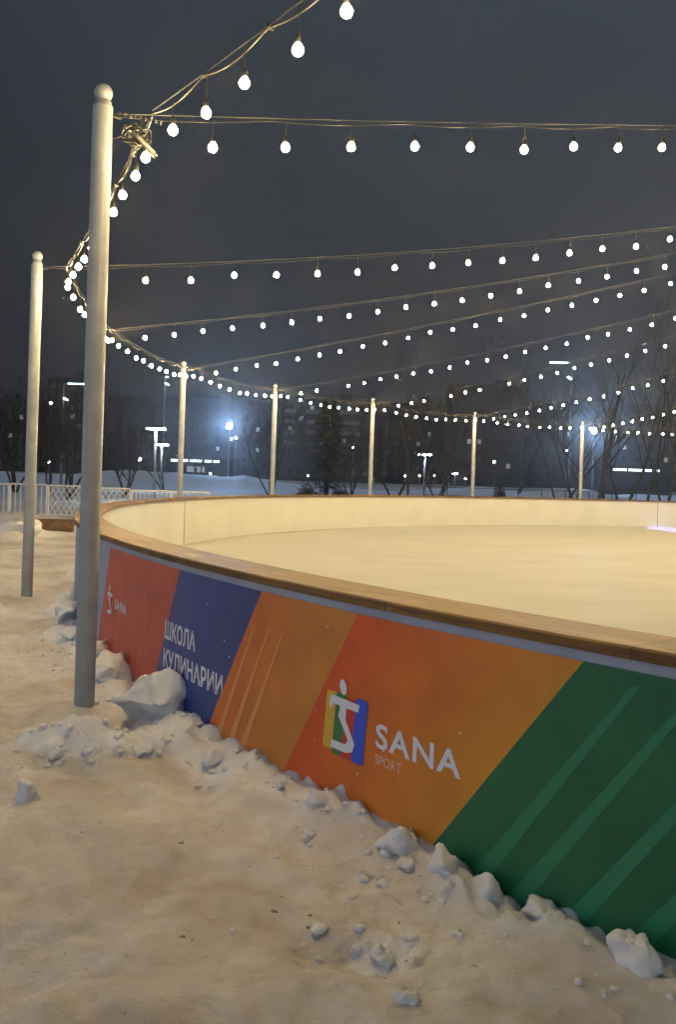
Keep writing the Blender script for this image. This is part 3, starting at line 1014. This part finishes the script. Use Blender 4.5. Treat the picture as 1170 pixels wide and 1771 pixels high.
# ------------------------------------------------------------------ left: crowd barriers, board
def barrier_section(p0, p1, diag, label):
    p0, p1 = Vector(p0), Vector(p1)
    root = empty('crowd_barrier', (p0.x, p0.y, gz(p0.x, p0.y)), label=label, cat='barrier', group='pale metal barriers behind the rink')
    o = Vector(root.location); v = Vector((p1.x - p0.x, p1.y - p0.y, 0)); ln = v.length; v.normalize()
    H = .98
    def q(d, z): return v * d + Vector((0, 0, z))
    mb = MB()
    mb.tube([q(0, -.1), q(0, H)], .028, 8); mb.tube([q(ln, -.1), q(ln, H)], .028, 8)
    mb.tube([q(0, H), q(ln, H)], .024, 8); mb.tube([q(0, .16), q(ln, .16)], .02, 8)
    mb.build('frame', M['fence'], root)
    mb = MB()
    if diag:
        n = 7
        for k in range(-n, n + 1):
            for sg in (1, -1):
                d0 = k / n * ln; d1 = d0 + sg * .62 * .82
                z0, z1 = .16, H
                if sg < 0: d0 += ln * .5; d1 += ln * .5
                a, b = d0, d1
                def clipd(a, b, z0, z1):
                    pts = []
                    for t in np.linspace(0, 1, 21):
                        d = a + (b - a) * t
                        if 0 <= d <= ln: pts.append(q(d, z0 + (z1 - z0) * t))
                    return pts
                pts = clipd(a, b, z0, z1)
                if len(pts) > 1: mb.tube([pts[0], pts[-1]], .011, 5)
    else:
        n = int(ln / .13)
        for k in range(1, n):
            mb.tube([q(k / n * ln, .16), q(k / n * ln, H)], .012, 6)
    mb.build('bars', M['fence'], root)


bl = [((-10.4, 25.6), (-9.2, 25.7), 0, 'pale barrier with upright bars at the left edge'),
      ((-9.16, 25.7), (-8.15, 25.75), 0, 'pale barrier with upright bars left of the far-left pole'),
      ((-8.1, 25.75), (-7.0, 25.8), 1, 'pale barrier filled with crossing diagonal bars, between the two left poles'),
      ((-6.95, 25.8), (-5.9, 26.1), 1, 'pale barrier with diagonal bars mostly behind the nearest pole'),
      ((-5.85, 26.1), (-4.9, 26.9), 0, 'pale barrier with upright bars right of the nearest pole'),
      ((-4.87, 26.93), (-3.9, 27.9), 0, 'pale barrier with upright bars peeking over the rink ledge')]
for a, b, d, l in bl: barrier_section(a, b, d, l)

mb = MB(); mb.box((0, 0, 0), (.95, .12, .30), .05); mb.box((.0, .17, .02), (.95, .2, .04), .05)
o = mb.build('wooden_board', M['old_wood']); o.location = (-6.75, 21.9, gz(-6.75, 21.9) + .13)
tag(o, 'brown wooden board lying in the snow behind the far-left pole', 'wooden board')
chunk(-5.75, 24.3, .8, .6, .95, 'snow-capped white block between the nearest pole and the barriers', 91)

# ------------------------------------------------------------------ background lamps
def t_lamp(x, y, h, wdt, label):
    root = empty('park_lamp', (x, y, gz(x, y)), label=label, cat='park lamp', group='T-shaped park lamps')
    mb = MB(); mb.tube([(0, 0, -.3), (0, 0, h - .08)], [.075, .055], 10); mb.build('post', M['lamp_metal'], root, True)
    mb = MB(); mb.box((0, 0, h + .03), (wdt, .16, .05)); mb.build('head', M['lamp_metal'], root)
    mb = MB(); mb.box((0, 0, h - .035), (wdt * .96, .13, .07)); mb.build('light_panel', M['lamp_white'], root)


def xw(px, y, py=840):     # plan position of a background item measured in the photo
    return (px - 585) / F_PX * y + (0.0315 * (py - V0)) / F_PX * y * -1


t_lamp(xw(268, 45), 45, 3.65, .95, 'taller lit T-shaped park lamp of the pair left of a slim pole')
t_lamp(xw(279, 66), 66, 3.45, .95, 'shorter lit T-shaped park lamp of the pair, just right of the taller one')
t_lamp(xw(735, 64), 64, 3.25, .95, 'lone lit T-shaped park lamp right of the conifer')
t_lamp(xw(788, 150), 150, 2.6, .95, 'tiny far T-shaped park lamp near the snow line, right of a slim pole')


def floodlight(x, y, h, label):
    root = empty('floodlight', (x, y, gz(x, y)), label=label, cat='floodlight', group='blue-white floodlights beyond the rink')
    mb = MB(); mb.tube([(0, 0, -.3), (0, 0, h)], [.13, .09], 10); mb.build('post', M['lamp_metal'], root, True)
    mb = MB(); mb.box((0, .1, 0), (.66, .2, .86)); mb.box((0, -.02, .46), (.66, .3, .03)); hs = mb.build('housing', M['lamp_metal'], root)
    hs.location = (0, -.06, h); hs.rotation_euler = (R(-40), 0, 0)
    mb = MB(); mb.face([(-.29, -.008, -.39), (.29, -.008, -.39), (.29, -.008, .39), (-.29, -.008, .39)]); lp = mb.build('light_panel', M['lamp_blue'], hs)


floodlight(xw(395, 120), 120, 7.6, 'bright blue-white floodlight on a post at the left')
floodlight(xw(1026, 118), 118, 8.4, 'bright blue-white floodlight beside the right-hand slim pole')


def mast_lamp(x, y, h, arm, label, lm='lamp_teal', low=None):
    root = empty('street_lamp', (x, y, gz(x, y)), label=label, cat='street lamp', group='tall street lamps with arms')
    mb = MB(); mb.tube([(0, 0, -.3), (0, 0, h)], [.11, .05], 10); mb.build('post', M['lamp_metal'], root, True)
    mb = MB(); mb.tube([(0, 0, h - .05), (arm, 0, h + .1)], .035, 8); mb.build('arm', M['lamp_metal'], root)
    s = 1 if arm > 0 else -1
    mb = MB(); mb.box((arm * .62, 0, h + .0), (abs(arm) * .8, .3, .08)); mb.build('lamp_head', M[lm], root)
    if low:
        mb = MB(); mb.box((.2 * s, 0, h - low), (.4, .25, .12), 0, .5); mb.build('side_lamp', M[lm], root)


mast_lamp(xw(106, 80), 80, 8.9, 1.75, 'tall street lamp with bright head in front of the dark tower at left', low=1.35)
mast_lamp(xw(281, 90), 90, 10.1, .3, 'slender tall lamp mast rising behind the twin T-shaped lamps', low=.7)
mast_lamp(xw(985, 80), 80, 11.2, -1.9, 'tall street lamp with teal head among the right-hand bulb strings', low=1.3)


def small_lamp(px, py, y, label, r=.16, m='lamp_small'):
    r *= .62
    x = xw(px, y, py); h = EYE + (V0 + .0315 * (px - 585) - py) / F_PX * y
    g0 = gz(x, y)
    root = empty('street_lamp', (x, y, g0), label=label, cat='street lamp', group='small far street lamps')
    mb = MB(); mb.tube([(0, 0, -.2), (0, 0, h - g0 - r * .6)], .05, 6); mb.build('post', M['lamp_metal'], root)
    mb = MB(); mb.lathe([(.001, -r)] + [(r * math.sin(t), -r * math.cos(t)) for t in np.linspace(.4, 2.7, 6)] + [(.001, r)], 10, (0, 0, h - g0))
    mb.build('globe', M[m], root, True)


for px, py, d, r, l in ((80, 697, 95, .3, 'round far lamp between the two left poles, high up'),
                        (21, 819, 110, .2, 'small far lamp low at the left edge'),
                        (84, 800, 100, .28, 'small far lamp low right of the far-left pole'),
                        (126, 806, 110, .16, 'tiny far lamp just left of the nearest pole'),
                        (197, 814, 120, .12, 'tiny far lamp just right of the nearest pole'),
                        (240, 794, 120, .42, 'bright far lamp left of the twin T-shaped lamps'),
                        (364, 819, 125, .2, 'small far lamp under the lit shop strip'),
                        (533, 823, 120, .18, 'small far lamp left of the conifer foot'),
                        (608, 774, 140, .25, 'small far lamp right of the conifer, mid height'),
                        (701, 823, 130, .18, 'first of three small lamps in a row, left of the lone T-shaped lamp'),
                        (726, 823, 130, .18, 'second of three small lamps in a row, left of the lone T-shaped lamp'),
                        (752, 823, 130, .18, 'small lamp right of the lone T-shaped lamp'),
                        (806, 828, 130, .2, 'small far lamp just left of the slim pole backed by dark flats'),
                        (854, 799, 140, .32, 'far lamp right of the slim pole backed by dark flats'),
                        (978, 779, 150, .25, 'far lamp above the forked bare tree'),
                        (404, 757, 140, .3, 'dim far lamp just below the left floodlight')):
    small_lamp(px, py, d, l, r)

# ------------------------------------------------------------------ buildings
def windows_for(root, x0, x1, z0, z1, nx, nz, lit, yf, rows_pale=False, balc=()):
    wmesh = {}
    for nm, mm in (('pane', 'pane'), ('pane_warm', 'pane_warm'), ('pane_cool', 'pane_cool')):
        mb = MB(); mb.box((0, 0, 0), (.95, .12, 1.15)); o = mb.build('window', M[mm], None); wmesh[nm] = o.data; bpy.data.objects.remove(o)
    k = 0
    for i in range(nx):
        for j in range(nz):
            x = x0 + (i + .5) / nx * (x1 - x0); z = z0 + (j + .5) / nz * (z1 - z0)
            nm = lit.get((i, j), 'pane')
            o = bpy.data.objects.new('window', wmesh[nm]); col.objects.link(o); o.parent = root
            o.location = (x, yf, z)
            k += 1
            if nm != 'pane': o['label'] = 'lit window'
    for (i, j) in balc:
        mb = MB(); mb.box((x0 + (i + .5) / nx * (x1 - x0), yf - .55, z0 + (j + .18) / nz * (z1 - z0)), ((x1 - x0) / nx * .98, 1.0, 1.0))
        mb.build('balcony', M['balcony'], root)


def block(px0, px1, pytop, y, depth, nx, nz, lit, label, wall='wall_dark', balc=()):
    x0, x1 = xw(px0, y, 700), xw(px1, y, 700)
    H = EYE + (V0 + .0315 * ((px0 + px1) / 2 - 585) - pytop) / F_PX * y
    root = empty('apartment_block', ((x0 + x1) / 2, y + depth / 2, 0), label=label, cat='apartment block', group='dark apartment blocks beyond the park')
    wd = x1 - x0
    mb = MB(); mb.box((0, 0, H / 2 - 1), (wd, depth, H + 2)); mb.build('wall', M[wall], root)
    mb = MB(); mb.box((0, 0, H + .25), (wd + .5, depth + .5, .45)); mb.box((wd * .2, 0, H + 1.3), (3, 3, 1.7)); mb.build('roof', M['roof'], root)
    windows_for(root, -wd / 2 + .6, wd / 2 - .6, 1.0, H - .8, nx, nz, lit, -depth / 2 - .02, balc=balc)


W_, C_ = 'pane_warm', 'pane_cool'
block(-150, 62, 690, 250, 13, 11, 7, {(8, 3): W_, (9, 5): W_, (3, 2): C_}, 'long dark apartment block behind the barriers at the left edge')
block(74, 140, 655, 240, 14, 5, 9, {(4, 4): W_, (2, 2): C_, (3, 5): W_}, 'taller dark tower block behind the two left poles')
block(150, 478, 690, 255, 13, 14, 7, {(9, 2): W_, (12, 4): C_, (12, 2): C_, (6, 1): W_, (10, 3): W_}, 'long dark apartment block behind the twin T-shaped lamps')
block(482, 640, 692, 235, 13, 8, 7, {(0, 4): C_, (1, 5): W_, (2, 6): W_, (5, 3): W_}, 'apartment block with pale balcony bands left of the conifer', 'wall_pale',
      balc=[(i, j) for j in (3, 4, 5, 6) for i in (0, 2, 3, 5, 6)])
block(648, 770, 700, 260, 13, 6, 7, {(3, 3): W_, (4, 4): W_}, 'dark apartment block behind the lone T-shaped lamp')
block(776, 905, 668, 225, 14, 7, 8, {(1, 3): C_, (2, 3): W_, (5, 1): W_}, 'tallest dark block on the right behind a slim pole')
block(915, 1260, 700, 250, 14, 14, 7, {(2, 4): W_, (6, 3): C_, (9, 2): W_, (11, 4): W_}, 'long dark block behind the bare trees at right')


def shop(px0, px1, y, h, py, label, wins=()):
    x0, x1 = xw(px0, y, 800), xw(px1, y, 800)
    root = empty('shop_pavilion', ((x0 + x1) / 2, y, 0), label=label, cat='shop', group='low shops with lit fascias')
    wd = x1 - x0
    z = EYE + (V0 + .0315 * ((px0 + px1) / 2 - 585) - py) / F_PX * y
    mb = MB(); mb.box((0, 3, z / 2), (wd + 4, 6, z + .7)); mb.build('wall', M['wall_dark'], root)
    mb = MB(); mb.box((0, 3, z + .5), (wd + 4.6, 6.6, .25)); mb.build('roof', M['roof'], root)
    k = 0; x = -wd / 2
    while x < wd / 2 - .2:
        l = random.uniform(.5, 1.6)
        l = min(l, wd / 2 - x)
        mb = MB(); mb.box((x + l / 2, -.1, z), (l * .92, .12, .32)); mb.build('fascia_light', M['fascia'], root)
        x += l + random.choice((0, .0, .25))
    for wx, wz in wins:
        mb = MB(); mb.box((wx, -.05, wz), (1.2, .1, .9)); mb.build('window', M['pane_warm'], root)


shop(294, 378, 140, 3.5, 797, 'low shop with a long bluish lit strip, behind a slim pole', ((-.6, 1.9), (.9, 1.9)))
shop(1058, 1140, 140, 3.5, 813, 'low shop with a broken lit strip behind the right-hand trees', ())

# ------------------------------------------------------------------ rail fence at right
fx0, fx1, fy = xw(735, 55), xw(1225, 55), 55
rf = empty('rail_fence', (fx0, fy, 0), label='thin dark rail fence in front of the snow mounds at right', cat='fence')
mb = MB(); ln = fx1 - fx0; n = int(ln / 1.4)
for k in range(n + 1):
    mb = MB(); mb.tube([(k * ln / n, 0, -.3), (k * ln / n, 0, 1.15)], .03, 6); mb.build('post', M['rail'], rf)
for z in (1.1, .62):
    mb = MB(); mb.tube([(0, 0, z), (ln, 0, z)], .022, 6); mb.build('rail', M['rail'], rf)

# ------------------------------------------------------------------ trees
def bare_tree(x, y, h, trunks, label, m='bark', seed=1, r0=.12, spread=.5, dens=1.0, lean=(0, 0), group='bare trees beyond the rink'):
    rr_ = random.Random(seed)
    root = empty('bare_tree', (x, y, gz(x, y)), label=label, cat='tree', group=group)
    trunk, crown = MB(), MB()

    def grow(p, d, ln, r, lvl):
        n = 5 if lvl < 2 else 3
        pts, rads_ = [p.copy()], [r]
        q = p.copy(); dd = d.copy()
        for k in range(n):
            dd = (dd + Vector((rr_.gauss(0, .13), rr_.gauss(0, .13), rr_.gauss(.05, .07)))).normalized()
            q = q + dd * ln / n
            pts.append(q.copy()); rads_.append(r * (1 - .62 * (k + 1) / n))
        (trunk if lvl == 0 else crown).tube(pts, rads_, 7 if lvl == 0 else (4 if lvl == 1 else 3), cap=False)
        if lvl >= 4 or r < .005: return
        nb = int((6 if lvl == 0 else 4 if lvl < 3 else 3) * dens + rr_.random())
        for b in range(nb):
            t = rr_.uniform(.28 if lvl == 0 else .15, 1.0)
            k = min(int(t * n), n - 1); f_ = t * n - k
            bp_ = pts[k].lerp(pts[k + 1], f_)
            ang = rr_.uniform(0, 2 * PI)
            side = Vector((math.cos(ang), math.sin(ang), 0))
            nd = (dd * (1 - spread) + side * spread + Vector((0, 0, .35))).normalized()
            grow(bp_, nd, ln * rr_.uniform(.42, .66), max(r * (1 - .6 * t) * .55, .008), lvl + 1)

    for k in range(trunks):
        a = rr_.uniform(0, 2 * PI) if trunks > 2 else (k * PI + rr_.uniform(-.3, .3))
        tilt = 0.0 if trunks == 1 else .42
        d = Vector((math.cos(a) * tilt + lean[0], math.sin(a) * tilt * .6 + lean[1], 1)).normalized()
        grow(Vector((0, 0, -.2)), d, h * rr_.uniform(.75, 1.0), r0 * (1 if k == 0 else .8), 0)
    trunk.build('trunk', M[m], root, True)
    crown.build('crown', M[m], root)


TR = [  # px, distance, height, trunks, bark, r0, spread, density, label
    (470, 60, 4.6, 5, 'bark', .07, .55, 1.0, 'low many-stemmed bare tree at the slim pole right of the left floodlight'),
    (610, 62, 4.2, 4, 'bark', .07, .6, .9, 'low bare shrub tree just right of the conifer'),
    (683, 58, 6.2, 2, 'bark', .10, .5, 1.0, 'forked bare tree left of the lone T-shaped lamp'),
    (708, 56, 7.0, 1, 'birch', 0.080, .4, 0.58, 'tall single-stemmed bare tree left of the lone T-shaped lamp'),
    (768, 58, 6.5, 1, 'birch', 0.072, .4, 0.58, 'tall single-stemmed bare tree right of the lone T-shaped lamp'),
    (757, 60, 4.0, 3, 'bark', .07, .5, .9, 'bare shrub tree low beside the lone T-shaped lamp'),
    (968, 52, 6.8, 2, 'birch', 0.080, .5, 0.79, 'forked bare tree left of the right-hand floodlight'),
    (998, 54, 5.5, 3, 'bark', .09, .5, 1.0, 'dense bare tree behind the slim pole by the right-hand floodlight'),
    (1036, 50, 9.0, 1, 'birch', 0.120, .3, 0.65, 'tall pale-barked tree just right of the right-hand floodlight'),
    (1048, 53, 8.0, 1, 'birch', 0.096, .3, 0.65, 'second tall pale-barked tree right of the right-hand floodlight'),
    (1078, 50, 7.0, 2, 'birch', 0.104, .45, 0.79, 'V-forked bare tree near the right edge'),
    (1118, 50, 10.0, 1, 'birch', 0.088, .3, 0.65, 'tallest slender bare tree near the right edge'),
    (1150, 48, 9.5, 2, 'birch', 0.088, .35, 0.65, 'tall twin-stemmed tree at the right edge'),
    (1175, 52, 9.5, 1, 'birch', 0.096, .35, 0.65, 'slender tree cut by the right edge'),
    (845, 95, 7.0, 3, 'bark', .10, .5, 1.0, 'bare tree beyond the snow mound, in front of the tallest right block'),
    (900, 92, 7.5, 3, 'bark', .10, .5, 1.0, 'bare tree beyond the rail fence left of the forked tree'),
    (120, 46, 4.6, 4, 'bark', .09, .55, 1.1, 'dark bare tree behind the diagonal barrier'),
    (86, 50, 4.2, 4, 'bark', .08, .55, 1.1, 'dark bare tree behind the far-left pole'),
    (28, 55, 5.0, 4, 'bark', .09, .55, 1.1, 'dark bare tree behind the barriers at the left edge'),
    (215, 52, 4.0, 4, 'bark', .08, .55, 1.1, 'dark bare tree between the nearest pole and the twin lamps'),
    (285, 70, 4.4, 3, 'bark', .08, .55, 1.0, 'bare tree behind the twin T-shaped lamps'),
    (345, 110, 6.0, 3, 'bark', .10, .5, 1.0, 'bare tree in front of the lit shop strip'),
]
for k, (px, d, h, tn, m, r0, sp, de, lab) in enumerate(TR):
    bare_tree(xw(px, d), d, h, tn, lab, m, 100 + k, r0, sp, de)

# conifer
cxp, cyp = xw(566, 58), 58
cf = empty('conifer', (cxp, cyp, gz(cxp, cyp)), label='broad dark evergreen conifer behind the rink between two slim poles', cat='tree')
mb = MB(); mb.tube([(0, 0, -.2), (0, 0, 6.3)], [.16, .02], 8); mb.build('trunk', M['bark'], cf)
mb = MB(); rc = random.Random(5)
for k in range(7500):
    t = rc.random() ** .8; z = .15 + t * 6.3
    rmax = (1.75 * (1 - t) ** .5 + .10) * (1 + .22 * math.sin(z * 5.2) + .1 * math.sin(z * 13))
    a = rc.uniform(0, 2 * PI); rad = rmax * (rc.random() ** .45) * (1 + .16 * math.sin(a * 5 + z * 2))
    p = Vector((rad * math.cos(a), rad * math.sin(a), z - rad * .12))
    d = Vector((math.cos(a), math.sin(a), rc.uniform(-.5, .2))).normalized()
    s = d.cross(Vector((0, 0, 1))).normalized(); l = rc.uniform(.14, .34); wd = l * .28
    mb.face([p - d * l * .3 - s * wd, p + d * l, p - d * l * .3 + s * wd])
mb.build('crown', M['needle'], cf)
# low dark shrubs at its foot
def shrub(px, y, rx, h, label, seed):
    x = xw(px, y)
    root = empty('shrub', (x, y, gz(x, y)), label=label, cat='shrub')
    mb = MB(); mb2 = MB(); r2 = random.Random(seed)
    for k in range(70):
        a = r2.uniform(0, 2 * PI); q = Vector((math.cos(a) * rx * r2.random(), math.sin(a) * rx * r2.random(), h * r2.uniform(.5, 1)))
        mb.tube([(0, 0, -.05), q * .5 + Vector((0, 0, .1)), q], [.018, .012, .004], 3, False)
    for k in range(600):
        a = r2.uniform(0, 2 * PI); rd = rx * r2.random() ** .5
        p = Vector((rd * math.cos(a), rd * math.sin(a), h * r2.random() * math.sqrt(max(0, 1 - (rd / rx) ** 2))))
        d = Vector((r2.gauss(0, 1), r2.gauss(0, 1), r2.gauss(0, 1))).normalized(); s = d.orthogonal().normalized()
        l = r2.uniform(.06, .14)
        mb2.face([p - s * l * .4, p + d * l, p + s * l * .4])
    mb.build('stems', M['bark'], root); mb2.build('leaves', M['needle'], root)


shrub(532, 57, .7, 1.0, 'dark low shrub at the left foot of the conifer', 1)
shrub(590, 57, .6, .8, 'dark low shrub at the right foot of the conifer', 2)
shrub(866, 62, .5, 1.3, 'dark upright shrub before the snow mound at right', 3)

# ------------------------------------------------------------------ projector beam: pale blue mark on the far ice
ld = bpy.data.lights.new('projector_lamp', 'SPOT')
ld.energy = 60000; ld.color = (.32, .38, 1.0); ld.spot_size = R(10.0); ld.spot_blend = .25; ld.shadow_soft_size = .02
lo = bpy.data.objects.new('projector_lamp', ld); col.objects.link(lo)
lo.location = (PX, PY + .3, 7.9)
lo.rotation_euler = (Vector((12.5, 30.3, .08)) - Vector(lo.location)).to_track_quat('-Z', 'Y').to_euler()

# ------------------------------------------------------------------ haze: frosty night air
if HAZE > 0:
    mb = MB(); mb.box((0, 190, 19), (700, 500, 44))
    hz = mb.build('haze', bpy.data.materials.new('frosty_air'))
    hm = hz.data.materials[0]; hm.use_nodes = True
    hm.node_tree.nodes.clear()
    ho = N(hm, 'ShaderNodeOutputMaterial'); hv = N(hm, 'ShaderNodeVolumePrincipled')
    hv.inputs['Color'].default_value = (.9, .9, .92, 1)
    hv.inputs['Density'].default_value = HAZE
    hv.inputs['Anisotropy'].default_value = 0.88     # ice crystals scatter forward
    L(hm, hv.outputs[0], ho.inputs['Volume'])
    tag(hz, 'thin frosty night air over the rink and the park', 'haze', kind='stuff')
